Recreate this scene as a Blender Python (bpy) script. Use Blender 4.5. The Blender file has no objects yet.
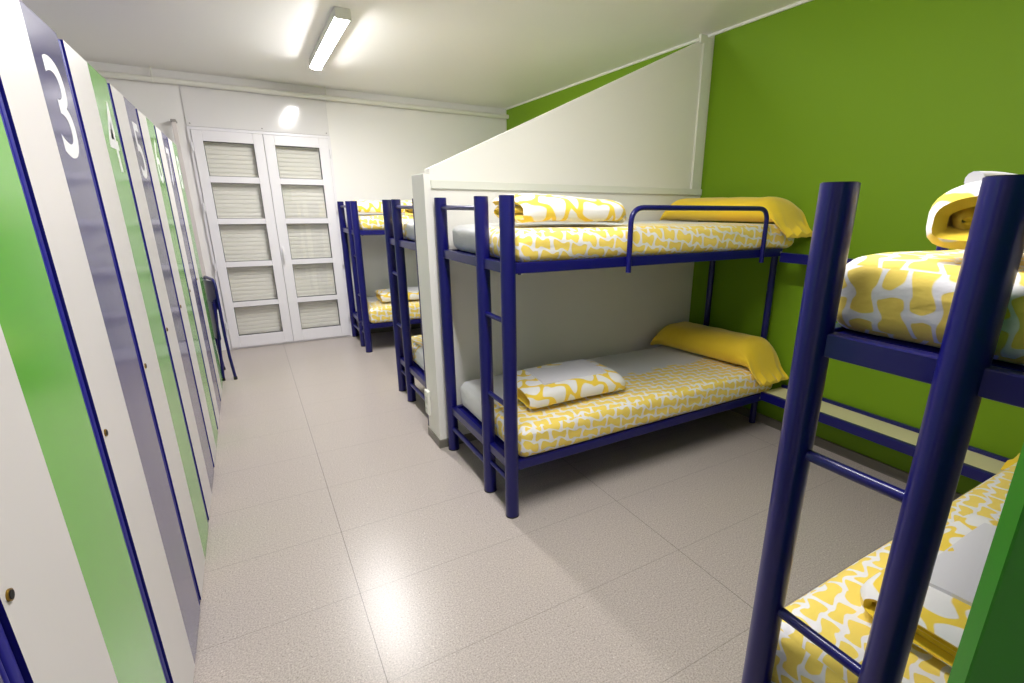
import bpy, bmesh, math, random
from mathutils import Vector, Matrix, noise
random.seed(4)
PI = math.pi
C = bpy.context.scene.collection

# ------------------------------------------------------------------ room
XL, XR, XW = -0.3956, 3.365, -1.35     # locker fronts, right wall, left wall
YF, YB, H = 6.848, -0.62, 2.956        # far wall, near wall, ceiling

# ------------------------------------------------------------------ nodes
def lin(c):
    return tuple(((v / 255) / 12.92 if v / 255 <= .04045 else ((v / 255 + .055) / 1.055) ** 2.4) for v in c) + (1,)

def new_mat(name):
    m = bpy.data.materials.new(name); m.use_nodes = True
    return m, m.node_tree.nodes, m.node_tree.links, m.node_tree.nodes['Principled BSDF']

def mat(name, rgb, rough=.5, metal=0, spec=.5, bump=0, bscale=60, vary=0, vscale=3, coat=0, sheen=0):
    m, N, L, b = new_mat(name)
    b.inputs['Base Color'].default_value = lin(rgb)
    b.inputs['Roughness'].default_value = rough
    b.inputs['Metallic'].default_value = metal
    b.inputs['Specular IOR Level'].default_value = spec
    b.inputs['Coat Weight'].default_value = coat
    b.inputs['Sheen Weight'].default_value = sheen
    tc = N.new('ShaderNodeTexCoord')
    if vary:
        n = N.new('ShaderNodeTexNoise'); n.inputs['Scale'].default_value = vscale; n.inputs['Detail'].default_value = 4
        L.new(tc.outputs['Object'], n.inputs['Vector'])
        mx = N.new('ShaderNodeMix'); mx.data_type = 'RGBA'
        c = lin(rgb)
        mx.inputs['A'].default_value = tuple(max(0, v * (1 - vary)) for v in c[:3]) + (1,)
        mx.inputs['B'].default_value = tuple(min(1, v * (1 + vary)) for v in c[:3]) + (1,)
        L.new(n.outputs['Fac'], mx.inputs['Factor']); L.new(mx.outputs['Result'], b.inputs['Base Color'])
    if bump:
        n = N.new('ShaderNodeTexNoise'); n.inputs['Scale'].default_value = bscale; n.inputs['Detail'].default_value = 3
        L.new(tc.outputs['Object'], n.inputs['Vector'])
        bp = N.new('ShaderNodeBump'); bp.inputs['Strength'].default_value = bump; bp.inputs['Distance'].default_value = .01
        L.new(n.outputs['Fac'], bp.inputs['Height']); L.new(bp.outputs['Normal'], b.inputs['Normal'])
    return m

def math_node(N, L, op, a, b=None, c=None):
    n = N.new('ShaderNodeMath'); n.operation = op
    for i, v in enumerate((a, b, c)):
        if v is None: continue
        if isinstance(v, (int, float)): n.inputs[i].default_value = v
        else: L.new(v, n.inputs[i])
    return n.outputs[0]

def fabric(name, ground, figure, cell, width, plain=None, edge=.42, amp=.2, rot=.5, sheen=.25, satin=.75):
    """wavy lattice: 'ground' lines of given width between 'figure' cells; beyond v>edge the cloth is 'plain'"""
    m, N, L, b = new_mat(name)
    uv = N.new('ShaderNodeUVMap'); uv.uv_map = 'cloth'
    mp = N.new('ShaderNodeMapping'); mp.inputs['Rotation'].default_value = (0, 0, rot)
    mp.inputs['Scale'].default_value = (1 / cell, 1 / cell, 1)
    L.new(uv.outputs[0], mp.inputs['Vector'])
    dn = N.new('ShaderNodeTexNoise'); dn.inputs['Scale'].default_value = .9; dn.inputs['Detail'].default_value = 0
    L.new(mp.outputs[0], dn.inputs['Vector'])
    sp = N.new('ShaderNodeSeparateXYZ'); L.new(mp.outputs[0], sp.inputs[0])
    ds = N.new('ShaderNodeSeparateColor'); L.new(dn.outputs['Color'], ds.inputs[0])
    u = math_node(N, L, 'MULTIPLY_ADD', ds.outputs[0], .55, sp.outputs[0])
    v = math_node(N, L, 'MULTIPLY_ADD', ds.outputs[1], .55, sp.outputs[1])
    res = []
    for p, q, am in ((u, v, amp), (v, u, amp * .75)):
        s = math_node(N, L, 'SINE', math_node(N, L, 'MULTIPLY', q, 2 * PI))
        t = math_node(N, L, 'MULTIPLY_ADD', s, am, p)
        f = math_node(N, L, 'FRACT', t)
        d = math_node(N, L, 'ABSOLUTE', math_node(N, L, 'SUBTRACT', f, .5))
        res.append(math_node(N, L, 'SUBTRACT', .5, d))
    d = math_node(N, L, 'SMOOTH_MIN', res[0], res[1], .26)
    mr = N.new('ShaderNodeMapRange'); mr.interpolation_type = 'SMOOTHSTEP'
    mr.inputs['From Min'].default_value = width - .03; mr.inputs['From Max'].default_value = width + .03
    L.new(d, mr.inputs['Value'])
    mx = N.new('ShaderNodeMix'); mx.data_type = 'RGBA'
    mx.inputs['A'].default_value = lin(ground); mx.inputs['B'].default_value = lin(figure)
    L.new(mr.outputs[0], mx.inputs['Factor'])
    col = mx.outputs['Result']
    if plain:
        s2 = N.new('ShaderNodeSeparateXYZ'); L.new(uv.outputs[0], s2.inputs[0])
        nn = N.new('ShaderNodeTexNoise'); nn.inputs['Scale'].default_value = 9; nn.inputs['Detail'].default_value = 0
        L.new(uv.outputs[0], nn.inputs['Vector'])
        e = math_node(N, L, 'MULTIPLY_ADD', nn.outputs['Fac'], .16, s2.outputs[1])
        mr2 = N.new('ShaderNodeMapRange'); mr2.inputs['From Min'].default_value = edge + .07; mr2.inputs['From Max'].default_value = edge + .09
        L.new(e, mr2.inputs['Value'])
        m2 = N.new('ShaderNodeMix'); m2.data_type = 'RGBA'; m2.inputs['B'].default_value = lin(plain)
        L.new(col, m2.inputs['A']); L.new(mr2.outputs[0], m2.inputs['Factor']); col = m2.outputs['Result']
    L.new(col, b.inputs['Base Color'])
    b.inputs['Roughness'].default_value = satin; b.inputs['Sheen Weight'].default_value = sheen
    b.inputs['Specular IOR Level'].default_value = .25
    tc = N.new('ShaderNodeTexCoord')
    wn = N.new('ShaderNodeTexNoise'); wn.inputs['Scale'].default_value = 14; wn.inputs['Detail'].default_value = 3
    mp2 = N.new('ShaderNodeMapping'); mp2.inputs['Scale'].default_value = (.35, 1, 1.6)
    L.new(tc.outputs['Object'], mp2.inputs[0]); L.new(mp2.outputs[0], wn.inputs['Vector'])
    bp = N.new('ShaderNodeBump'); bp.inputs['Strength'].default_value = .35; bp.inputs['Distance'].default_value = .02
    L.new(wn.outputs['Fac'], bp.inputs['Height']); L.new(bp.outputs['Normal'], b.inputs['Normal'])
    return m

M = {}
M['wall'] = mat('white_paint', (238, 236, 234), .6, bump=.05, bscale=120)
M['ceiling'] = mat('ceiling_paint', (242, 241, 238), .45)
M['green_wall'] = mat('green_paint', (114, 152, 22), .6, spec=.25, bump=.06, bscale=150)
M['partition'] = mat('partition_white', (240, 238, 231), .5, bump=.03, bscale=90)
M['trim'] = mat('trim_white', (228, 229, 218), .4)
M['skirting'] = mat('grey_skirting', (118, 114, 104), .4)
M['pvc'] = mat('white_upvc', (236, 234, 238), .22, spec=.5)
M['panel'] = mat('gloss_white_panel', (228, 226, 226), .1, spec=.6)
M['gasket'] = mat('dark_gasket', (70, 70, 70), .6)
M['shutter'] = mat('roller_shutter_slat', (248, 246, 238), .5)
M['lframe'] = mat('locker_frame_blue', (32, 32, 128), .45, spec=.1)
M['pipe'] = mat('painted_pipe', (230, 229, 220), .35)
M['blue'] = mat('blue_enamel', (13, 13, 94), .3, spec=.4, coat=.15)
M['cap'] = mat('dark_post_cap', (24, 24, 48), .4)
M['lwhite'] = mat('locker_white_laminate', (212, 208, 207), .34, spec=.35)
M['lgreen'] = mat('locker_green_laminate', (100, 172, 62), .16, spec=.6)
M['lnavy'] = mat('locker_navy_laminate', (62, 60, 112), .14, spec=.7)
M['numeral'] = mat('white_vinyl', (238, 238, 240), .3)
M['brass'] = mat('brass_lock', (150, 120, 50), .3, metal=1)
M['hole'] = mat('dark_hole', (30, 26, 24), .7)
M['yellow'] = mat('yellow_cotton', (244, 208, 52), .7, sheen=.3, bump=.5, bscale=11, spec=.2)
M['greycloth'] = mat('pale_lining_cloth', (226, 224, 228), .8, sheen=.2, bump=.3, bscale=14)
M['cream'] = mat('cream_board', (226, 218, 172), .45)
M['dgreen'] = mat('green_door_face', (42, 118, 20), .4, spec=.3)
M['black'] = mat('black_rubber', (18, 18, 20), .6)
M['grey'] = mat('grey_plastic', (150, 146, 142), .5)
M['crank'] = mat('offwhite_rod', (214, 206, 204), .4)
M['socket'] = mat('socket_white', (232, 232, 222), .35)
M['slat'] = mat('plywood_slats', (190, 160, 110), .6)
YEL, WHT = (250, 222, 104), (240, 238, 240)
M['sheet'] = fabric('printed_sheet', WHT, YEL, .078, .12, plain=(226, 226, 226), edge=.40, amp=.33, rot=.95)
M['duvet'] = fabric('printed_duvet', (250, 216, 74), (242, 240, 238), .12, .12, rot=.3, amp=.3)

def glass():
    m, N, L, b = new_mat('window_glass')
    g = N.new('ShaderNodeBsdfGlossy'); g.inputs['Roughness'].default_value = .02
    t = N.new('ShaderNodeBsdfTransparent'); t.inputs[0].default_value = (.97, .97, .965, 1)
    lw = N.new('ShaderNodeLayerWeight'); lw.inputs[0].default_value = .5
    fr = math_node(N, L, 'MULTIPLY_ADD', math_node(N, L, 'POWER', lw.outputs['Facing'], 5.0), .9, .045)
    mx = N.new('ShaderNodeMixShader'); L.new(fr, mx.inputs[0]); L.new(t.outputs[0], mx.inputs[1]); L.new(g.outputs[0], mx.inputs[2])
    L.new(mx.outputs[0], N['Material Output'].inputs[0]); return m
M['glass'] = glass()

def lamp_mat(power):
    m, N, L, b = new_mat('lamp_tube')
    e = N.new('ShaderNodeEmission'); e.inputs[0].default_value = (1.0, .978, .975, 1); e.inputs[1].default_value = power
    L.new(e.outputs[0], N['Material Output'].inputs[0]); return m
M['tube'] = lamp_mat(155); M['tube_near'] = lamp_mat(130)

def floor_mat():
    m, N, L, b = new_mat('speckled_floor_tiles')
    tc = N.new('ShaderNodeTexCoord'); P = tc.outputs['Object']
    n1 = N.new('ShaderNodeTexNoise'); n1.inputs['Scale'].default_value = 150; n1.inputs['Detail'].default_value = 2.5; n1.inputs['Roughness'].default_value = .7
    n2 = N.new('ShaderNodeTexVoronoi'); n2.inputs['Scale'].default_value = 55; n2.feature = 'F1'
    n3 = N.new('ShaderNodeTexNoise'); n3.inputs['Scale'].default_value = 1.2; n3.inputs['Detail'].default_value = 3
    for n in (n1, n2, n3): L.new(P, n.inputs['Vector'])
    r = N.new('ShaderNodeValToRGB'); r.color_ramp.elements[0].position = .3; r.color_ramp.elements[1].position = .7
    r.color_ramp.elements[0].color = lin((148, 138, 131)); r.color_ramp.elements[1].color = lin((205, 195, 188))
    L.new(n1.outputs['Fac'], r.inputs[0])
    # sparse dark and pale chips
    chip = math_node(N, L, 'LESS_THAN', n2.outputs['Distance'], .16)
    sc = N.new('ShaderNodeSeparateColor'); L.new(n2.outputs['Color'], sc.inputs[0])
    pick = math_node(N, L, 'MULTIPLY', chip, math_node(N, L, 'GREATER_THAN', sc.outputs[0], .72))
    mx = N.new('ShaderNodeMix'); mx.data_type = 'RGBA'; L.new(r.outputs[0], mx.inputs['A'])
    cc = N.new('ShaderNodeMix'); cc.data_type = 'RGBA'; cc.inputs['A'].default_value = lin((112, 104, 96)); cc.inputs['B'].default_value = lin((226, 222, 214))
    L.new(math_node(N, L, 'GREATER_THAN', sc.outputs[1], .45), cc.inputs['Factor']); L.new(cc.outputs['Result'], mx.inputs['B'])
    L.new(math_node(N, L, 'MULTIPLY', pick, .6), mx.inputs['Factor'])
    # joints
    s = N.new('ShaderNodeSeparateXYZ'); L.new(P, s.inputs[0])
    js = []
    for o, off, pitch in ((s.outputs[0], .206, 1.441), (s.outputs[1], .965, .505)):
        f = math_node(N, L, 'FRACT', math_node(N, L, 'DIVIDE', math_node(N, L, 'SUBTRACT', o, off - .5 * pitch), pitch))
        d = math_node(N, L, 'MULTIPLY', math_node(N, L, 'ABSOLUTE', math_node(N, L, 'SUBTRACT', f, .5)), pitch)
        js.append(math_node(N, L, 'LESS_THAN', d, .0016))
    j = math_node(N, L, 'ADD', js[0], math_node(N, L, 'MULTIPLY', js[1], .55))
    m2 = N.new('ShaderNodeMix'); m2.data_type = 'RGBA'; m2.inputs['B'].default_value = lin((84, 76, 68))
    L.new(mx.outputs['Result'], m2.inputs['A']); L.new(math_node(N, L, 'MULTIPLY', j, .75), m2.inputs['Factor'])
    # slow tone drift
    m3 = N.new('ShaderNodeMix'); m3.data_type = 'RGBA'; m3.blend_type = 'MULTIPLY'; m3.inputs['Factor'].default_value = .25
    L.new(m2.outputs['Result'], m3.inputs['A']); L.new(n3.outputs['Fac'], m3.inputs['B'])
    L.new(m2.outputs['Result'], b.inputs['Base Color'])
    rr = N.new('ShaderNodeMapRange'); rr.inputs['To Min'].default_value = .27; rr.inputs['To Max'].default_value = .29
    L.new(n3.outputs['Fac'], rr.inputs['Value']); L.new(rr.outputs[0], b.inputs['Roughness'])
    b.inputs['Specular IOR Level'].default_value = .45
    bp = N.new('ShaderNodeBump'); bp.inputs['Strength'].default_value = .03; bp.inputs['Distance'].default_value = .004
    L.new(n1.outputs['Fac'], bp.inputs['Height']); L.new(bp.outputs['Normal'], b.inputs['Normal'])
    return m
M['floor'] = floor_mat()

# ------------------------------------------------------------------ mesh helpers
def obj(name, bm, m, parent=None, smooth=False, loc=None, uvname=None):
    bmesh.ops.recalc_face_normals(bm, faces=bm.faces)
    me = bpy.data.meshes.new(name); bm.to_mesh(me); bm.free()
    ms = m if isinstance(m, (list, tuple)) else [m]
    for k in ms: me.materials.append(k)
    if smooth:
        for p in me.polygons: p.use_smooth = True
        me.set_sharp_from_angle(angle=math.radians(40))
    o = bpy.data.objects.new(name, me); C.objects.link(o)
    if parent: o.parent = parent
    if loc: o.location = loc
    return o

def tag(o, label, cat, group=None):
    o['label'] = label; o['category'] = cat
    if group: o['group'] = group
    return o

def thing(name, label, cat, loc=(0, 0, 0), group=None):
    o = bpy.data.objects.new(name, None); C.objects.link(o); o.location = loc; o.empty_display_size = .1
    return tag(o, label, cat, group)

def struct(o): o['kind'] = 'structure'; return o

def box(bm, x0, x1, y0, y1, z0, z1, bev=0, seg=2, mi=0):
    vs = [bm.verts.new(p) for p in ((x0, y0, z0), (x1, y0, z0), (x1, y1, z0), (x0, y1, z0), (x0, y0, z1), (x1, y0, z1), (x1, y1, z1), (x0, y1, z1))]
    fs = [bm.faces.new([vs[i] for i in f]) for f in ((0, 3, 2, 1), (4, 5, 6, 7), (0, 1, 5, 4), (1, 2, 6, 5), (2, 3, 7, 6), (3, 0, 4, 7))]
    for f in fs: f.material_index = mi
    if bev:
        es = list({e for f in fs for e in f.edges})
        r = bmesh.ops.bevel(bm, geom=es, offset=bev, segments=seg, profile=.5, affect='EDGES')
        for f in r['faces']: f.material_index = mi
    return bm

def B(*a, **k): return box(bmesh.new(), *a, **k)

def cyl(bm, p0, p1, r, n=24, r2=None):
    p0, p1 = Vector(p0), Vector(p1); d = (p1 - p0).normalized()
    a = d.orthogonal().normalized(); b = d.cross(a); r2 = r if r2 is None else r2
    A = [bm.verts.new(p0 + r * (math.cos(2 * PI * i / n) * a + math.sin(2 * PI * i / n) * b)) for i in range(n)]
    Bv = [bm.verts.new(p1 + r2 * (math.cos(2 * PI * i / n) * a + math.sin(2 * PI * i / n) * b)) for i in range(n)]
    for i in range(n): bm.faces.new((A[i], A[(i + 1) % n], Bv[(i + 1) % n], Bv[i]))
    bm.faces.new(A[::-1]); bm.faces.new(Bv)
    return bm

def tube(bm, pts, r, n=14):
    pts = [Vector(p) for p in pts]; rings = []
    ref = None
    for i, p in enumerate(pts):
        t = (pts[min(i + 1, len(pts) - 1)] - pts[max(i - 1, 0)]).normalized()
        if ref is None: ref = t.orthogonal().normalized()
        ref = (ref - t * ref.dot(t)).normalized(); b = t.cross(ref)
        rings.append([bm.verts.new(p + r * (math.cos(2 * PI * k / n) * ref + math.sin(2 * PI * k / n) * b)) for k in range(n)])
    for a, c in zip(rings, rings[1:]):
        for k in range(n): bm.faces.new((a[k], a[(k + 1) % n], c[(k + 1) % n], c[k]))
    bm.faces.new(rings[0][::-1]); bm.faces.new(rings[-1])
    return bm

def arc_path(corners, rad, seg=7):
    out = [Vector(corners[0])]
    for a, b, c in zip(corners, corners[1:], corners[2:]):
        a, b, c = Vector(a), Vector(b), Vector(c); u = (a - b).normalized(); v = (c - b).normalized()
        for k in range(seg + 1):
            t = k / seg
            out.append(b + u * rad * (1 - t) ** 2 + v * rad * t ** 2)
    out.append(Vector(corners[-1])); return out

def prism_xz(bm, poly, y0, y1):
    a = [bm.verts.new((x, y0, z)) for x, z in poly]; b = [bm.verts.new((x, y1, z)) for x, z in poly]
    bm.faces.new(a); bm.faces.new(b[::-1]); n = len(poly)
    for i in range(n): bm.faces.new((a[i], b[i], b[(i + 1) % n], a[(i + 1) % n]))
    return bm

# ------------------------------------------------------------------ shell
T = .15
struct(obj('floor', B(XW - T, XR + T, YB - T, YF + .4, -.1, 0), M['floor']))
struct(obj('ceiling', B(XW - T, XR + T, YB - T, YF + T, H, H + .1), M['ceiling']))
struct(obj('wall_left', B(XW - T, XW, YB, YF + T, 0, H), M['wall']))
struct(obj('wall_right', B(XR, XR + T, YB, YF + T, 0, H), M['green_wall']))
struct(obj('wall_near', B(XW - T, XR + T, YB - T, YB, 0, H), M['wall']))
DX0, DX1, DZ = -.367, 1.03, 2.44        # opening of the balcony door
bm = bmesh.new()
box(bm, XW, DX0, YF, YF + T, 0, H); box(bm, DX1, XR, YF, YF + T, 0, H); box(bm, DX0, DX1, YF, YF + T, DZ, H)
struct(obj('wall_far', bm, M['wall']))
# gloss panel above the door
pn = struct(obj('trim_1', B(DX0 + .003, DX1 - .003, YF - .018, YF, DZ + .004, 2.862, bev=.002, seg=1), M['panel']))
bm = bmesh.new()
for x in (DX0 + .035, .33, DX1 - .035): cyl(bm, (x, YF - .022, DZ + .03), (x, YF - .018, DZ + .03), .007, 12)
obj('screw', bm, M['grey'], pn)
struct(obj('baseboard_right', B(XR - .016, XR, YB, YF, 0, .07, bev=.003, seg=1), M['skirting']))
struct(obj('baseboard_far', B(DX1 + .02, XR - .016, YF - .016, YF, 0, .07, bev=.003, seg=1), M['skirting']))
bm = bmesh.new(); box(bm, XR - .012, XR, YB, YF - .012, H - .018, H); box(bm, XR - .012, XR, YF - .012, YF, 0.08, H)
struct(obj('trim_2', bm, M['trim']))

# partition between the two sleeping bays
PX, PY0, PY1 = .978, 3.141, 3.39
struct(obj('wall_partition', B(PX + .042, XR, PY0 + .004, PY1, 0, 1.80), M['partition']))
bm = prism_xz(bmesh.new(), [(PX + .042, 1.80), (XR, 1.80), (XR, 2.945), (3.20, 2.869), (PX + .042, 1.872)], PY0 + .006, PY0 + .106)
struct(obj('wall_partition_upper', bm, M['partition']))
bm = B(PX, PX + .042, PY0, PY1 + .002, .0, 1.842, bev=.002, seg=1)
struct(obj('trim_3', bm, M['partition']))
bm = bmesh.new(); box(bm, PX + .042, XR - .003, PY0 - .012, PY0 + .005, 1.756, 1.806, bev=.003)
struct(obj('trim_4', bm, M['trim']))
struct(obj('trim_5', B(XR - .125, XR - .03, PY0 - .010, PY0 + .007, 1.806, 2.91, bev=.004), M['trim']))
bm = B(XR - .165, XR - .09, PY0 - .012, PY0 + .01, 2.862, 2.922, bev=.004)
struct(obj('trim_6', bm, M['trim']))
bm = bmesh.new(); box(bm, PX - .01, PX, PY0 - .01, PY1 + .01, 0, .062, bev=.002, seg=1)
box(bm, PX, XR - .016, PY0 - .01, PY0 + .004, 0, .062, bev=.002, seg=1)
struct(obj('baseboard_partition', bm, M['skirting']))

# socket strip on partition end
t = thing('socket_box', 'small white double socket box low on the end face of the white partition', 'socket', (PX, 3.345, .19))
obj('housing', B(-.022, -.0005, -.04, .04, 0, .185, bev=.006), M['socket'], t)
for k in range(2):
    z = .05 + k * .085
    bm = cyl(bmesh.new(), (-.0225, 0, z), (-.0245, 0, z), .028, 20)
    f = obj('socket_face', bm, M['trim'], t, True)
    bm = bmesh.new()
    for s in (-1, 1): cyl(bm, (-.0246, s * .0095, z), (-.0256, s * .0095, z), .0035, 8)
    obj('pin_hole', bm, M['hole'], f)

# ------------------------------------------------------------------ balcony door
d2 = bpy.data.objects.new('door_2', None); C.objects.link(d2); d2['kind'] = 'structure'
d2['label'] = 'white double balcony door with glazed panes and closed shutter'
y1 = YF + .02
FR = .028
bm = bmesh.new()
box(bm, DX0, DX0 + FR, YF - .03, y1 + .05, 0, DZ); box(bm, DX1 - FR, DX1, YF - .03, y1 + .05, 0, DZ)
box(bm, DX0 + FR, DX1 - FR, YF - .03, y1 + .05, DZ - FR, DZ); box(bm, DX0 + FR, DX1 - FR, YF - .03, y1 + .05, 0, .018)
obj('door_frame', bm, M['pvc'], d2)
rows = [(2.302, 1.952), (1.885, 1.507), (1.445, 1.03), (.968, .566), (.505, .162)]
XC = .3245
def leaf(xa, xb, pa, pb):
    bm = bmesh.new(); ya, yb = YF - .052, YF + .008
    zt, zb = DZ - FR - .004, .022
    box(bm, xa, pa, ya, yb, zb, zt, bev=.004, seg=1); box(bm, pb, xb, ya, yb, zb, zt, bev=.004, seg=1)
    zs = [zt] + [z for r in rows for z in r] + [zb]
    for k in range(0, len(zs), 2): box(bm, pa, pb, ya + .0015, yb, zs[k + 1], zs[k], bev=.003, seg=1)
    lf = obj('door_leaf', bm, M['pvc'], d2)
    for (a, c) in rows:
        bm = bmesh.new(); g = .005
        box(bm, pa - .001, pa + g, ya + .012, yb - .01, c, a); box(bm, pb - g, pb + .001, ya + .012, yb - .01, c, a)
        box(bm, pa, pb, ya + .012, yb - .01, a - g, a + .001); box(bm, pa, pb, ya + .012, yb - .01, c - .001, c + g)
        obj('gasket', bm, M['gasket'], lf)
        obj('glass_pane', B(pa, pb, YF - .012, YF - .008, c, a), M['glass'], lf)
    return lf
l1 = leaf(DX0 + FR + .003, XC - .002, -.243, .224)
l2 = leaf(XC + .002, DX1 - FR - .003, .434, .892)
bm = bmesh.new(); box(bm, XC + .02, XC + .05, YF - .062, YF - .052, 1.03, 1.19, bev=.003)
box(bm, XC + .026, XC + .044, YF - .095, YF - .062, 1.14, 1.158, bev=.003); box(bm, XC + .024, XC + .046, YF - .108, YF - .092, 1.02, 1.165, bev=.006)
obj('door_handle', bm, M['pvc'], l2, True)
for par, x in ((l1, DX0 + .022), (l2, DX1 - .022)):
    for z in (2.24, 1.63, .98, .3):
        obj('hinge', cyl(bmesh.new(), (x, YF - .062, z - .045), (x, YF - .062, z + .045), .0105, 14), M['pvc'], par, True)
# roller shutter outside the glass: curved slats
bm = bmesh.new(); z = .02; ys = YF + .05
while z < DZ:
    pts = [(0, 0), (-.004, .004), (-.0055, .022), (-.004, .040), (0, .044)]
    for (a, c), (e, f) in zip(pts, pts[1:]):
        q = [bm.verts.new(v) for v in ((DX0, ys + a, z + c), (DX1, ys + a, z + c), (DX1, ys + e, z + f), (DX0, ys + e, z + f))]
        bm.faces.new(q)
    q = [bm.verts.new(v) for v in ((DX0, ys, z + .044), (DX1, ys, z + .044), (DX1, ys + .004, z + .047), (DX0, ys + .004, z + .047))]; bm.faces.new(q)
    z += .047
box(bm, DX0, DX1, ys + .006, ys + .012, 0, DZ)
obj('roller_shutter', bm, M['shutter'], d2)

# ------------------------------------------------------------------ pipe, crank rod
t = thing('heating_pipe', 'long white pipe running below the ceiling along the far wall', 'pipe', (0, YF - .065, 2.845))
obj('pipe', cyl(bmesh.new(), (XW, 0, 0), (XR, 0, 0), .027, 20), M['pipe'], t, True)
for x in (-.57, 1.03):
    bm = cyl(bmesh.new(), (x, 0, -.006), (x, 0, H - 2.845), .009, 10)
    tube(bm, [(x, .030 * math.cos(a), .030 * math.sin(a)) for a in [k * PI / 8 for k in range(17)]], .005, 6)
    obj('bracket', bm, M['pipe'], t, True)
t = thing('shutter_crank', 'upright off-white shutter crank rod between the lockers and the balcony door', 'crank rod', (-.463, YF - .11, .78))
obj('rod', B(-.019, .019, -.012, .012, 0, 1.68, bev=.005), M['crank'], t)
obj('top_mount', B(-.024, .024, -.016, .11, 1.68, 1.705, bev=.005), M['grey'], t)
obj('crank_handle', tube(bmesh.new(), arc_path([(0, 0, .012), (0, 0, -.05), (0, -.035, -.05), (0, -.035, -.12)], .01, 3), .007, 10), M['black'], t, True)

# ------------------------------------------------------------------ ceiling lamps
def lamp(y0, y1, label, m):
    x = .80
    t = thing('ceiling_lamp', label, 'ceiling lamp', (x, (y0 + y1) / 2, H))
    L2 = (y1 - y0) / 2
    bm = B(-.050, .050, -L2, L2, -.052, 0, bev=.004)
    for s in (-1, 1): box(bm, *sorted((s * .0485, s * .0525)), -L2, L2, -.0580, -.004)
    obj('lamp_body', bm, M['trim'], t)
    for s in (-1, 1): obj('end_cap', B(-.053, .053, s * L2 - .008, s * L2 + .008, -.072, -.001, bev=.005), M['trim'], t)
    bm = bmesh.new()
    n = 10; prof = [(.048 * math.cos(PI * k / n), -.052 - .027 * math.sin(PI * k / n)) for k in range(n + 1)]
    a = [bm.verts.new((px, -L2 + .018, pz)) for px, pz in prof]; b = [bm.verts.new((px, L2 - .018, pz)) for px, pz in prof]
    for k in range(n): bm.faces.new((a[k], a[k + 1], b[k + 1], b[k]))
    bm.faces.new(a); bm.faces.new(b[::-1]); bm.faces.new((a[0], b[0], b[-1], a[-1]))
    obj('lamp_diffuser', bm, m, t, True)
lamp(4.15, 5.68, 'long glowing fluorescent lamp on the ceiling toward the far wall', M['tube'])
lamp(.70, 2.23, 'long fluorescent lamp on the ceiling above the near aisle, just above the frame', M['tube_near'])

# ------------------------------------------------------------------ lockers
Y0, LP, LS, LG, ZT = 1.5404, .6655, .3084, .0652, 2.134
def numeral(ch, parent, yc, zc, h, w):
    cu = bpy.data.curves.new('numeral', 'FONT'); cu.body = ch; cu.size = 1; cu.extrude = .0; cu.resolution_u = 6; cu.offset = .004
    to = bpy.data.objects.new('tmp', cu); C.objects.link(to)
    dg = bpy.context.evaluated_depsgraph_get(); me = bpy.data.meshes.new_from_object(to.evaluated_get(dg))
    bpy.data.objects.remove(to)
    xs = [v.co.x for v in me.vertices]; zs = [v.co.y for v in me.vertices]
    cx, cz = (min(xs) + max(xs)) / 2, (min(zs) + max(zs)) / 2; sx = w / (max(xs) - min(xs)); sz = h / (max(zs) - min(zs))
    bm = bmesh.new(); bm.from_mesh(me)
    for v in bm.verts: v.co = Vector((.0008, yc + (v.co.x - cx) * sx, zc + (v.co.y - cz) * sz))
    r = bmesh.ops.extrude_face_region(bm, geom=bm.faces[:])
    for v in [g for g in r['geom'] if isinstance(g, bmesh.types.BMVert)]: v.co.x = .0003
    for f in bm.faces: f.smooth = False
    bpy.data.meshes.remove(me)
    o = obj('numeral', bm, M['numeral'], parent); return o
lab = {0: 'locker at the near end of the row, mostly outside the bottom-left corner',
       1: 'near white locker with a broad bright green stripe, round lock at bottom left of photo',
       2: 'tall white locker with navy stripe numbered 3',
       3: 'tall white locker with green stripe numbered 4',
       4: 'tall white locker with navy stripe numbered 5',
       5: 'tall white locker with green stripe numbered 6',
       6: 'tall white locker with navy stripe numbered 7, second from the far end of the row',
       7: 'farthest locker of the row, green stripe, beside the folded blue chair'}
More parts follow.
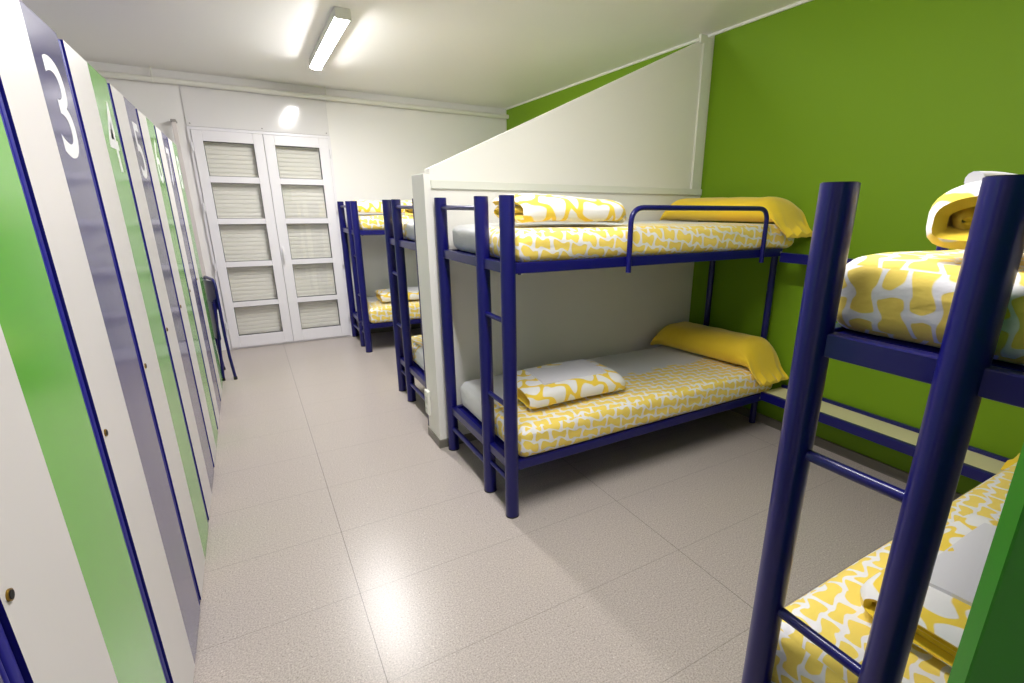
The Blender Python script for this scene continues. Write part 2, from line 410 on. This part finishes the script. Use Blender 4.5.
for n in range(0, 8):
    ya = Y0 + (n - 2) * LP                       # seam before this locker
    yd0, yd1, ys_ = ya + LG, ya + LP, ya + LP - LS
    t = thing('locker', lab[n], 'locker', (XL, ya, 0), 'lockers along the left wall')
    bm = bmesh.new(); D0 = -.50
    y_a, y_b = .026, LP + .024
    if n == 7: y_b = LP + .012
    box(bm, D0, -.02, y_a, y_a + .012, 0, ZT - .003); box(bm, D0, -.02, y_b - .012, y_b, 0, ZT - .003)
    box(bm, D0, -.02, y_a + .012, y_b - .012, ZT - .018, ZT - .003); box(bm, D0, -.02, y_a + .012, y_b - .012, 0, .03)
    box(bm, D0, D0 + .01, y_a + .012, y_b - .012, .03, ZT - .018)
    obj('carcass', bm, M['lframe'], t)
    bm = bmesh.new()
    box(bm, -.024, -.004, y_a, y_a + .034, .004, ZT - .001, bev=.0085, seg=4)
    obj('frame_strip', bm, M['lframe'], t, True)
    if n < 7:
        obj('frame_strip', B(-.024, -.002, y_b - .022, y_b - .001, .004, ZT - .001, bev=.0085, seg=4), M['lframe'], t, True)
    bm = bmesh.new(); zb = .012
    a, c, e = LG, LP - LS, LP
    box(bm, -.019, 0, a, c, zb, ZT, mi=0); box(bm, -.019, 0, c, e - .001, zb, ZT, mi=1)
    bm.normal_update()
    for f in bm.faces:
        if abs(f.normal.y) > .5: f.material_index = 2
    dr = obj('locker_door', bm, [M['lwhite'], M['lgreen'] if n % 2 else M['lnavy'], M['lframe']], t)
    # round lock
    bm = cyl(bmesh.new(), (-.001, LG + .022, 1.072), (.0035, LG + .022, 1.072), .010, 20)
    lk = obj('lock', bm, M['brass'], dr, True)
    obj('keyhole', cyl(bmesh.new(), (.0036, LG + .022, 1.072), (.0046, LG + .022, 1.072), .0075, 16), M['hole'], lk, True)
    if n >= 0:
        numeral(str(n + 1), dr, LP - LS / 2 + .002, 1.908, .262, .17 if n else .07)

# ------------------------------------------------------------------ chair by the far end
t = thing('chair', 'folded blue tubular chair standing upright beyond the last locker', 'chair', (-.365, 5.77, 0))
t.rotation_euler = (0, 0, math.radians(15))
W = .2
tube_r = .0125
# back frame: two uprights bowing back, rounded top
bm = bmesh.new()
tube(bm, arc_path([(0, -W, .45), (0, -W, .98), (0, W, .98), (0, W, .45)], .09), .014)
obj('back_frame', bm, M['blue'], t, True)
def curved_panel(z0, z1, w, bow, x0, th):
    bm = bmesh.new(); n = 12; gr = []
    for j, z in enumerate([z0 + (z1 - z0) * k / 6 for k in range(7)]):
        row = []
        for i in range(n + 1):
            s = -1 + 2 * i / n; ww = w * (1 - .12 * (2 * j / 6 - 1) ** 4)
            row.append((x0 - bow * (1 - s * s), s * ww, z))
        gr.append(row)
    for off in (0, th):
        pass
    A = [[bm.verts.new((p[0], p[1], p[2])) for p in r] for r in gr]; Bq = [[bm.verts.new((p[0] - th, p[1], p[2])) for p in r] for r in gr]
    for G in (A, Bq):
        for r1, r2 in zip(G, G[1:]):
            for i in range(n): bm.faces.new((r1[i], r1[i + 1], r2[i + 1], r2[i]))
    for r in (0, -1):
        for i in range(n): bm.faces.new((A[r][i], A[r][i + 1], Bq[r][i + 1], Bq[r][i]))
    for c in (0, n):
        for j in range(6): bm.faces.new((A[j][c], A[j + 1][c], Bq[j + 1][c], Bq[j][c]))
    return bm
obj('backrest', curved_panel(.70, .97, .185, .03, -.002, .012), M['blue'], t, True)
obj('seat', B(-.052, -.030, -W + .02, W - .02, .40, .78, bev=.0105, seg=3), M['blue'], t, True)
for s in (-1, 1): obj('seat_rail', tube(bmesh.new(), [(-.041, s * (W - .012), .42), (-.041, s * (W - .012), .77)], .010), M['blue'], t, True)
for s in (-1, 1):
    obj('leg', tube(bmesh.new(), [(0, s * W, .46), (.006, s * W, .25), (.02, s * (W + .01), .012)], .0135), M['blue'], t, True)
    obj('leg', tube(bmesh.new(), [(-.022, s * (W - .03), .80), (-.05, s * (W - .03), .40), (-.075, s * (W - .03), .012)], .0135), M['blue'], t, True)
    for x, q in ((.02, W + .01), (-.075, W - .03)):
        obj('foot_cap', cyl(bmesh.new(), (x, s * q, 0), (x, s * q, .03), .0165, 14), M['black'], t, True)

# ------------------------------------------------------------------ bunk beds
FX, HXP = 1.057, 3.300      # foot posts, head posts
PR, HP = .0368, 1.703
LZ, UZ = (.280, .332), (1.342, 1.394)
BED = {
 'A': dict(y=2.160, d=1, w=.925, lw=.298, guard=(1.772, 2.895)),
 'B': dict(y=4.446, d=-1, w=.885, lw=.300, guard=(1.772, 2.895)),
 'C': dict(y=5.930, d=1, w=.860, lw=.300, guard=(1.772, 2.895)),
 'D': dict(y=.6156, d=-1, w=.900, lw=.275, guard=(1.665, 2.78)),
}
BLAB = {
 'A': 'blue tubular bunk bed standing against the front of the white partition, centre of photo',
 'B': 'blue bunk bed half hidden behind the end of the white partition',
 'C': 'farthest blue bunk bed, next to the white balcony door',
 'D': 'blue bunk bed nearest the camera at the right edge, seen through its ladder'}
def bed(key):
    b = BED[key]; yc, d, w, lw = b['y'], b['d'], b['w'], b['lw']
    t = thing('bunk_bed', BLAB[key], 'bunk bed', (FX, yc, 0), 'blue bunk beds')
    P = lambda x, ww, z: (x - FX, d * ww, z)
    def bx(bm, x0, x1, w0, w1, z0, z1, bev=0):
        a, c = sorted((d * w0, d * w1)); return box(bm, x0 - FX, x1 - FX, a, c, z0, z1, bev)
    for ww in (0, lw, w):
        o = obj('post', cyl(bmesh.new(), P(FX, ww, 0.004), P(FX, ww, HP - .002), PR, 32), M['blue'], t, True)
        obj('post_cap', cyl(bmesh.new(), P(FX, ww, HP - .002), P(FX, ww, HP), PR - .003, 32), M['cap'], o, True)
        obj('post_foot', cyl(bmesh.new(), P(FX, ww, 0), P(FX, ww, .008), PR + .001, 32), M['black'], o, True)
    for ww in (.155, .725):
        obj('head_post', cyl(bmesh.new(), P(HXP, ww, 0), P(HXP, ww, UZ[1]), .024, 20), M['blue'], t, True)
    for z in (.205, .645, 1.10):
        obj('rung', cyl(bmesh.new(), P(FX, PR * .8, z), P(FX, lw - PR * .8, z), .0135, 16), M['blue'], t, True)
    obj('end_rail', cyl(bmesh.new(), P(FX, lw + PR * .8, 1.645), P(FX, w - PR * .8, 1.645), .0135, 16), M['blue'], t, True)
    obj('end_rail', cyl(bmesh.new(), P(FX, lw + PR * .8, .165), P(FX, w - PR * .8, .165), .0165, 16), M['blue'], t, True)
    for (z0, z1) in (LZ, UZ):
        bm = bmesh.new()
        bx(bm, FX + .02, 3.13, -.018, .014, z0, z1, .004); bx(bm, FX + .02, 3.13, w - .045, w - .012, z0, z1, .004)
        bx(bm, FX - .012, FX + .022, .0, w - .02, z0, z1, .003); bx(bm, 3.095, 3.13, .012, w - .043, z0, z1, .004); bx(bm, 3.125, HXP + .005, .14, .17, z0 + .006, z1 - .006); bx(bm, 3.125, HXP + .005, .71, .74, z0 + .006, z1 - .006)
        fr = obj('bed_frame', bm, M['blue'], t)
        bm = bmesh.new(); bx(bm, FX + .022, 3.095, .012, w - .043, z1 - .024, z1 - .016)
        for k in range(13):
            x = 1.12 + k * .155; bx(bm, x, x + .075, .012, w - .043, z1 - .0165, z1 - .009)
        obj('bed_base', bm, M['lframe'], fr)
        obj('bolt', cyl(bmesh.new(), P(FX + .06, -.004, z0 - .006), P(FX + .06, -.004, z0 + .002), .008, 10), M['blue'], fr, True)
        obj('bolt', cyl(bmesh.new(), P(3.11, -.018, (z0 + z1) / 2), P(3.11, -.024, (z0 + z1) / 2), .007, 10), M['grey'], fr, True)
    g0, g1 = b['guard']
    gp = arc_path([P(g0, -.034, UZ[0] - .03), P(g0, -.034, 1.652), P(g1, -.034, 1.652), P(g1, -.034, UZ[0] - .03)], .085)
    obj('guard_rail', tube(bmesh.new(), gp, .0145), M['blue'], t, True)
    return t
for k in 'ABCD': bed(k)

# ------------------------------------------------------------------ soft things
MT = {'A': (.520, 1.552), 'B': (.520, 1.552), 'C': (.520, 1.552), 'D': (.548, 1.556)}
def nz(p, s, seed=0): return noise.noise(Vector(p) * s + Vector((seed * 7.1, seed * 3.3, seed * 1.7)))

def mattress(key, low, label, m, x1=3.265):
    b = BED[key]; yc, d, w = b['y'], b['d'], b['w']
    z0, z1 = (.326, MT[key][0]) if low else (1.388, MT[key][1])
    x0 = 1.106; w0, w1 = (-.045 if key == 'D' and low else -.016), w - .03
    sd = hash((key, low)) % 7; sd = {'A': 1, 'B': 2, 'C': 3, 'D': 4}[key] + (5 if low else 0)
    Rr = .05; nx, nw, ns = 72, 26, 10
    bm = bmesh.new(); uvl = bm.loops.layers.uv.new('cloth')
    cx, cw = (x0 + x1) / 2, (w0 + w1) / 2; hx, hw, hz = (x1 - x0) / 2, (w1 - w0) / 2, (z1 - z0) / 2; cz = (z0 + z1) / 2
    # rounded box: subdivided faces projected on a rounded core
    grid = {}
    def vert(a, c, e):           # a,c,e in [-1,1]
        k = (round(a, 4), round(c, 4), round(e, 4))
        if k in grid: return grid[k]
        p = Vector((a * hx, c * hw, e * hz))
        core = Vector((max(-hx + Rr, min(hx - Rr, p.x)), max(-hw + Rr, min(hw - Rr, p.y)), max(-hz + Rr, min(hz - Rr, p.z))))
        q = p - core
        if q.length > 1e-6:
            n = q.normalized(); r = min(q.length, Rr) if max(abs(q.x), abs(q.y), abs(q.z)) < Rr - 1e-6 else Rr
            p = core + n * r
        q = Vector(p)
        # soft sag and creases
        top = max(0, e)
        q.z += top * (.006 * nz(p, 3, sd) + .004 * nz((p.x * 2, p.y * 6, 0), 2, sd)) + (-.008 * abs(a) ** 8 * top)
        sidef = abs(c) ** 6
        q.y += (1 if c > 0 else -1) * sidef * (.004 * nz((p.x * 3, p.z * 20, 0), 1, sd) + .005 * (1 - e * e))
        q.x += (1 if a > 0 else -1) * abs(a) ** 8 * (.006 * nz((p.y * 8, p.z * 12, 0), 1, sd) + .006 * (1 - e * e))
        v = bm.verts.new((cx + q.x - FX, d * (cw + q.y), cz + q.z)); grid[k] = v; return v
    def lins(n, h):              # denser near the ends
        return [-1 + 2 * i / n for i in range(n + 1)]
    X, Wd, Z = lins(nx, hx), lins(nw, hw), lins(ns, hz)
    # insert rounding lines
    def refine(L, h):
        ex = [s * (1 - Rr / h * (1 - math.cos(t)) ) for s in (-1, 1) for t in (0.0, .5, .9, 1.2)]
        ex = [s * (1 - Rr / h * q) for s in (-1, 1) for q in (.1, .3, .55, .8)]
        return sorted(set([round(v, 4) for v in L if abs(v) < 1 - Rr / h or abs(v) == 1] + [round(v, 4) for v in ex]))
    X, Wd, Z = refine(X, hx), refine(Wd, hw), refine(Z, hz)
    def uvof(v, face):
        x, y, z = v.co.x, d * v.co.y, v.co.z
        if face == 'x-': return (x0 - FX - (z1 - z), y)
        if face == 'x+': return (x1 - FX + (z1 - z), y)
        if face == 'y-': return (x, w0 - (z1 - z))
        if face == 'y+': return (x, w1 + (z1 - z))
        return (x, y)
    def quads(la, lb, fn, face):
        for a0, a1 in zip(la, la[1:]):
            for b0, b1 in zip(lb, lb[1:]):
                vs = [fn(a0, b0), fn(a1, b0), fn(a1, b1), fn(a0, b1)]
                if len(set(vs)) < 4: continue
                try: f = bm.faces.new(vs)
                except ValueError: continue
                for lp in f.loops: lp[uvl].uv = uvof(lp.vert, face)
    for s, nm in ((1, 'top'), (-1, 'bot')): quads(X, Wd, lambda a, c, s=s: vert(a, c, s), nm)
    for s, nm in ((-1, 'y-'), (1, 'y+')): quads(X, Z, lambda a, e, s=s: vert(a, s, e), nm)
    for s, nm in ((-1, 'x-'), (1, 'x+')): quads(Wd, Z, lambda c, e, s=s: vert(s, c, e), nm)
    o = obj('mattress', bm, m, None, True, loc=(FX, yc, 0))
    return tag(o, label, 'mattress', 'mattresses in printed sheets')

mattress('A', False, 'upper mattress of the bunk against the partition, under the blue guard rail', M['sheet'])
mattress('A', True, 'lower mattress of the bunk against the partition, with yellow printed sheet edge', M['sheet'])
mattress('B', False, 'pale upper mattress partly hidden behind the partition end', M['sheet'])
mattress('B', True, 'pale lower mattress seen low beside the partition socket box', M['sheet'])
mattress('C', False, 'upper mattress of the farthest bunk by the balcony door', M['sheet'])
mattress('C', True, 'lower mattress of the farthest bunk by the balcony door', M['sheet'])
mattress('D', False, 'upper mattress with large yellow print, seen between ladder posts at right', M['sheet'])
mattress('D', True, 'lower mattress with large yellow print in the bottom-right corner of the photo', M['sheet'])

def blanket(key, low, xa, xb, wa, wb, height, label, sd, flap=True, turns=2.0, th=.034):
    """flattened roll whose axis runs along x; its spiral shows at the foot end"""
    b = BED[key]; yc, d = b['y'], b['d']; zb = (MT[key][0] if low else MT[key][1]) + .002
    cx, cw = (xa + xb) / 2, (wa + wb) / 2; hw = (wb - wa) / 2; hh = height / 2
    t = thing('folded_blanket', label, 'blanket', (cx, yc + d * cw, zb), 'rolled blankets on the bunks')
    n = int(44 * turns)
    path = []
    for i in range(n + 1):
        a = 2 * PI * turns * i / n
        k = th * 1.0 * a / (2 * PI)
        A, Bq = hw - th / 2 - k, max(.004, hh - th / 2 - k)
        A = max(A, .03)
        c, s = math.cos(a + .9), math.sin(a + .9)
        ex = .55
        y = A * math.copysign(abs(c) ** ex, c); z = Bq * (abs(s) ** .72 if s > 0 else -abs(s) ** .36)
        path.append(Vector((0, y, z)))
    arc = [0]
    for p, q in zip(path, path[1:]): arc.append(arc[-1] + (q - p).length)
    nx = 26
    bm = bmesh.new(); uvl = bm.loops.layers.uv.new('cloth'); rings = []
    lf = (xb - xa)
    for i in range(nx + 1):
        s = i / nx; x = -lf / 2 + lf * s
        e1 = min(1, (1 - s) * lf / .07); e0 = min(1, s * lf / .045)
        sc = (.84 + .16 * math.sin(e1 * PI / 2)) * (.93 + .07 * math.sin(e0 * PI / 2))
        scz = (.62 + .38 * math.sin(e1 * PI / 2)) * (.92 + .08 * math.sin(e0 * PI / 2)) * (1 - .06 * math.cos(s * 5 + sd))
        outer, inner = [], []
        for j, p in enumerate(path):
            tg = (path[min(j + 1, n)] - path[max(j - 1, 0)]).normalized(); nn = Vector((0, -tg.z, tg.y))
            wv = .006 * nz((x * 4, j * .12, 0), 1.3, sd)
            skew = .010 * nz((0, j * .2, 1), 1, sd) * (1 if s < .5 else -1)
            for lst, sg in ((outer, 1), (inner, -1)):
                q = p - nn * sg * (th / 2 * .92)
                q = Vector((x + (skew + (-1 if i else 1) * .035 * (j / n) if i in (0, nx) else 0), q.y * sc, (q.z + wv) * scz + hh * scz))
                q.z = max(.001, q.z)
                lst.append(q)
        # make inner list real
        rings.append((outer, inner))
    V = [([bm.verts.new((q.x, d * q.y, q.z)) for q in o_], [bm.verts.new((q.x, d * q.y, q.z)) for q in i_]) for o_, i_ in rings]
    def quad(vs, us, mi=0):
        f = bm.faces.new(vs); f.material_index = mi
        for lp, u in zip(f.loops, us): lp[uvl].uv = u
    xsx = [lf * i / nx for i in range(nx + 1)]
    for i in range(nx):
        for j in range(n):
            us = [(xsx[i], arc[j]), (xsx[i + 1], arc[j]), (xsx[i + 1], arc[j + 1]), (xsx[i], arc[j + 1])]
            for w_ in (0, 1):
                quad([V[i][w_][j], V[i + 1][w_][j], V[i + 1][w_][j + 1], V[i][w_][j + 1]], us, 1 if (w_ == 1 or arc[j] > .75 * arc[-1]) else 0)
        for j in (0, n):
            quad([V[i][0][j], V[i + 1][0][j], V[i + 1][1][j], V[i][1][j]], [(xsx[i], arc[j])] * 4)
    for i in (0, nx):
        sg = 1 if i else -1
        mid = []
        for j in range(n + 1):
            p, q = V[i][0][j].co, V[i][1][j].co; mm = (p + q) / 2; mid.append(bm.verts.new((mm.x + sg * th * (.42 + .1 * nz((j * .3, 0, 0), 1, sd)), mm.y, mm.z)))
        for j in range(n):
            ra = arc[j] / arc[-1]; mi = 1 if ra > .42 else 0
            u0 = xsx[i]
            quad([V[i][0][j], V[i][0][j + 1], mid[j + 1], mid[j]], [(u0, arc[j]), (u0, arc[j + 1]), (u0 + sg * th / 2, arc[j + 1]), (u0 + sg * th / 2, arc[j])], mi)
            quad([mid[j], mid[j + 1], V[i][1][j + 1], V[i][1][j]], [(u0 + sg * th / 2, arc[j]), (u0 + sg * th / 2, arc[j + 1]), (u0 + sg * th, arc[j + 1]), (u0 + sg * th, arc[j])], 1)
    o = obj('roll', bm, [M['duvet'], M['yellow']], t, True)
    # inner filling seen at the end of the roll
    if flap:
        bm = bmesh.new(); nX, nY = 16, 10; top = []
        for i in range(nX + 1):
            row = []
            for j in range(nY + 1):
                s, u = i / nX, j / nY
                x = -lf * .34 + lf * .66 * s + .02 * u; y = -hw * .62 + hw * 1.35 * u
                z = 2 * hh * .955 + .012 - .05 * hh * ((u - .5) * 2) ** 4 * 4 * .6 - .10 * hh * max(0, s - .8) * 3 + .003 * nz((x * 6, y * 6, 0), 1, sd)
                z = min(z, 2 * hh + .012)
                row.append((x, d * y, z))
            top.append(row)
        A = [[bm.verts.new(p) for p in r] for r in top]; Bq = [[bm.verts.new((p[0], p[1], p[2] - .022)) for p in r] for r in top]
        for G in (A, Bq):
            for r1, r2 in zip(G, G[1:]):
                for j in range(nY): bm.faces.new((r1[j], r1[j + 1], r2[j + 1], r2[j]))
        for i in range(nX):
            for j in (0, nY): bm.faces.new((A[i][j], A[i + 1][j], Bq[i + 1][j], Bq[i][j]))
        for j in range(nY):
            for i in (0, nX): bm.faces.new((A[i][j], A[i][j + 1], Bq[i][j + 1], Bq[i][j]))
        fo = obj('blanket_flap', bm, M['greycloth'], t, True); fo['label'] = 'plain pale lining turned out on top'
    return t

blanket('A', True, 1.255, 1.95, .095, .545, .150, 'yellow and white rolled blanket with pale flap on the lower bunk by the partition', 1)
blanket('A', False, 1.19, 1.83, .02, .49, .160, 'yellow and white rolled blanket on the upper bunk by the partition', 2, flap=False, th=.042)
blanket('C', True, 1.30, 1.98, .12, .58, .13, 'rolled blanket on the lower bunk of the farthest bed', 3)
blanket('C', False, 1.14, 1.82, .10, .60, .17, 'rolled blanket on the upper bunk of the farthest bed', 4, flap=False, th=.042)
blanket('B', True, 1.30, 1.98, .10, .60, .13, 'rolled blanket on the lower bunk just behind the partition', 5, flap=False)
blanket('B', False, 1.16, 1.84, .14, .62, .14, 'rolled blanket on the upper bunk just behind the partition', 6, flap=False)
blanket('D', True, 1.33, 2.06, .065, .55, .135, 'rolled blanket with pale lining on the lower bunk nearest the camera', 7)
bd = blanket('D', False, 1.15, 1.93, .10, .56, .155, 'folded blanket on the upper bunk nearest the camera, cut by right ladder post', 8, flap=False, th=.040)

def pillow(key, low, xc, tilt, label, sd, length=.90, hw=.185, hh=.072, tail=.085):
    """long bolster across the head of the bunk; the empty end of its case hangs over the open side"""
    b = BED[key]; yc, d = b['y'], b['d']; zt = MT[key][0] if low else MT[key][1]
    n, k = 40, 28
    bm = bmesh.new(); rings = []
    for i in range(n + 1):
        s = i / n; L = -tail + (length + tail) * s          # L: w coordinate, negative = beyond the edge
        f = max(0., min(1, (L + .02) / .16)); g = max(0., min(1, (length - L) / .14))
        fat = (math.sin(f * PI / 2) ** .8) * (math.sin(g * PI / 2) ** .6)
        h_ = .011 + hh * fat; w_ = hw * (.96 + .05 * (1 - fat)) * (1 - .10 * max(0, 1 - g))
        drop = 0 if L > .03 else -(.03 - L) ** 1.15 * 1.1
        ring = []
        for j in range(k):
            a = 2 * PI * j / k; c, sn = math.cos(a), math.sin(a)
            x = w_ * math.copysign(abs(c) ** .8, c); z = h_ * math.copysign(abs(sn) ** .85, sn)
            fold = (1 - fat) * (.016 * math.sin(x * 60 + sd) + .01 * nz((x * 20, L * 8, 0), 1, sd))
            wr = .006 * nz((x * 5, L * 7, sn), 1.4, sd) + .004 * nz((x * 16, L * 5, sn), 1, sd + 2)
            flat = max(z + h_ * .0, -h_)
            edge = .015 * nz((x * 9, 0, 0), 1, sd + 5) if i == 0 else 0
            wobble = .0 if fat > .9 else .0
            ring.append(Vector((xc + tilt * (L - length * .5) + x * (1 - .12 * (1 - f)), L + edge, zt + .006 + h_ + flat + drop + (fold + wr) * (1 if sn > -.3 else .2))))
        rings.append(ring)
    V = [[bm.verts.new((p.x - xc, d * p.y, max(p.z, zt + .004 if p.y > .012 else -9))) for p in r] for r in rings]
    for r1, r2 in zip(V, V[1:]):
        for j in range(k): bm.faces.new((r1[j], r1[(j + 1) % k], r2[(j + 1) % k], r2[j]))
    bm.faces.new(V[0]); bm.faces.new(V[-1])
    o = obj('pillow', bm, M['yellow'], None, True, loc=(xc, yc, 0))
    return tag(o, label, 'pillow', 'yellow bolster pillows')
bm = tube(bmesh.new(), [(-.36 + .05 * k, .150 - .002 * k, .146 + .002 * math.sin(k)) for k in range(14)], .016, 12)
o = obj('blanket_fold', bm, M['greycloth'], bd, True)
pillow('A', True, 3.075, -.15, 'long plain yellow pillow on the lower bunk by the partition', 1, hw=.195, hh=.095)
pillow('A', False, 3.11, -.20, 'long plain yellow pillow on the upper bunk by the partition', 2, hw=.2, hh=.075)
pillow('D', True, 3.12, 0, 'yellow pillow corner on the lower bunk at the right edge', 3, hw=.175)

# ------------------------------------------------------------------ shelves between the bed heads
def shelf(z0, z1, label, up=False):
    ya, yb = .66, 2.13
    t = thing('wall_shelf', label, 'shelf', (3.09, (ya + yb) / 2, z0)); L2 = (yb - ya) / 2
    hz = z1 - z0
    obj('shelf_board', B(.03, .235, -L2, L2, *((.004, .02) if up else (hz - .025, hz - .005))), M['cream'], t)
    obj('front_rail', B(0, .03, -L2, L2, 0, hz, bev=.004), M['blue'], t)
    obj('back_rail', B(.235, .262, -L2, L2, *((0, .034) if up else (hz - .06, hz + .016)), bev=.004), M['blue'], t)
    for s in (-1, 1): obj('shelf_bracket', B(.03, .235, s * (L2 - .1) - .012, s * (L2 - .1) + .012, *((0, .004) if up else (hz - .06, hz - .025))), M['blue'], t)
shelf(.300, .362, 'low cream shelf board in blue rails along the green wall between two bunks')
shelf(1.306, 1.368, 'upper blue railed shelf along the green wall between two bunks', True)

# ------------------------------------------------------------------ green entrance door standing open at the right
th = math.radians(34.5)
d1 = bpy.data.objects.new('door_1', None); C.objects.link(d1); d1['kind'] = 'structure'
d1['label'] = 'green door leaf standing open at the bottom-right corner'
ex, ey = .62, .1228
d1.location = (ex, ey, 0)
d1.rotation_euler = (0, 0, math.atan2(-math.cos(th), math.sin(th)))   # local +x from free edge to hinge
obj('door_leaf', B(0, .80, 0, .04, .008, 2.05, bev=.002, seg=1), M['dgreen'], d1)
bm = bmesh.new()
cyl(bm, (.06, -.002, 1.02), (.06, -.05, 1.02), .009, 12); cyl(bm, (.055, -.05, 1.02), (.17, -.05, 1.02), .009, 12)
cyl(bm, (.06, 0, 1.02), (.06, -.008, 1.02), .025, 20)
obj('door_handle', bm, M['grey'], d1, True)

# ------------------------------------------------------------------ world, camera
w = bpy.data.worlds.new('world'); bpy.context.scene.world = w; w.use_nodes = True
w.node_tree.nodes['Background'].inputs[0].default_value = (.03, .03, .035, 1); w.node_tree.nodes['Background'].inputs[1].default_value = 1

f_px, CX, CY = 494.6328, 550.1017, 360.1456
yaw, pitch, roll = .5405, .2994, .0069
cy_, sy_ = math.cos(yaw), math.sin(yaw)
F = Vector((sy_ * math.cos(pitch), cy_ * math.cos(pitch), -math.sin(pitch))); R = Vector((cy_, -sy_, 0)); U = R.cross(F)
R2 = math.cos(roll) * R + math.sin(roll) * U; U2 = -math.sin(roll) * R + math.cos(roll) * U
cam = bpy.data.cameras.new('camera'); co = bpy.data.objects.new('camera', cam); C.objects.link(co)
Mx = Matrix((R2, U2, -F)).transposed().to_4x4(); Mx.translation = Vector((0, 0, 1.65)); co.matrix_world = Mx
cam.sensor_fit = 'HORIZONTAL'; cam.sensor_width = 36; cam.lens = f_px / 1024 * 36
cam.shift_x = (512 - CX) / 1024; cam.shift_y = (CY - 341.5) / 1024
cam.clip_start = .02
bpy.context.scene.camera = co
vs = bpy.context.scene.view_settings
vs.view_transform = 'Standard'; vs.look = 'None'; vs.exposure = .12; vs.gamma = 1; vs.use_curve_mapping = False
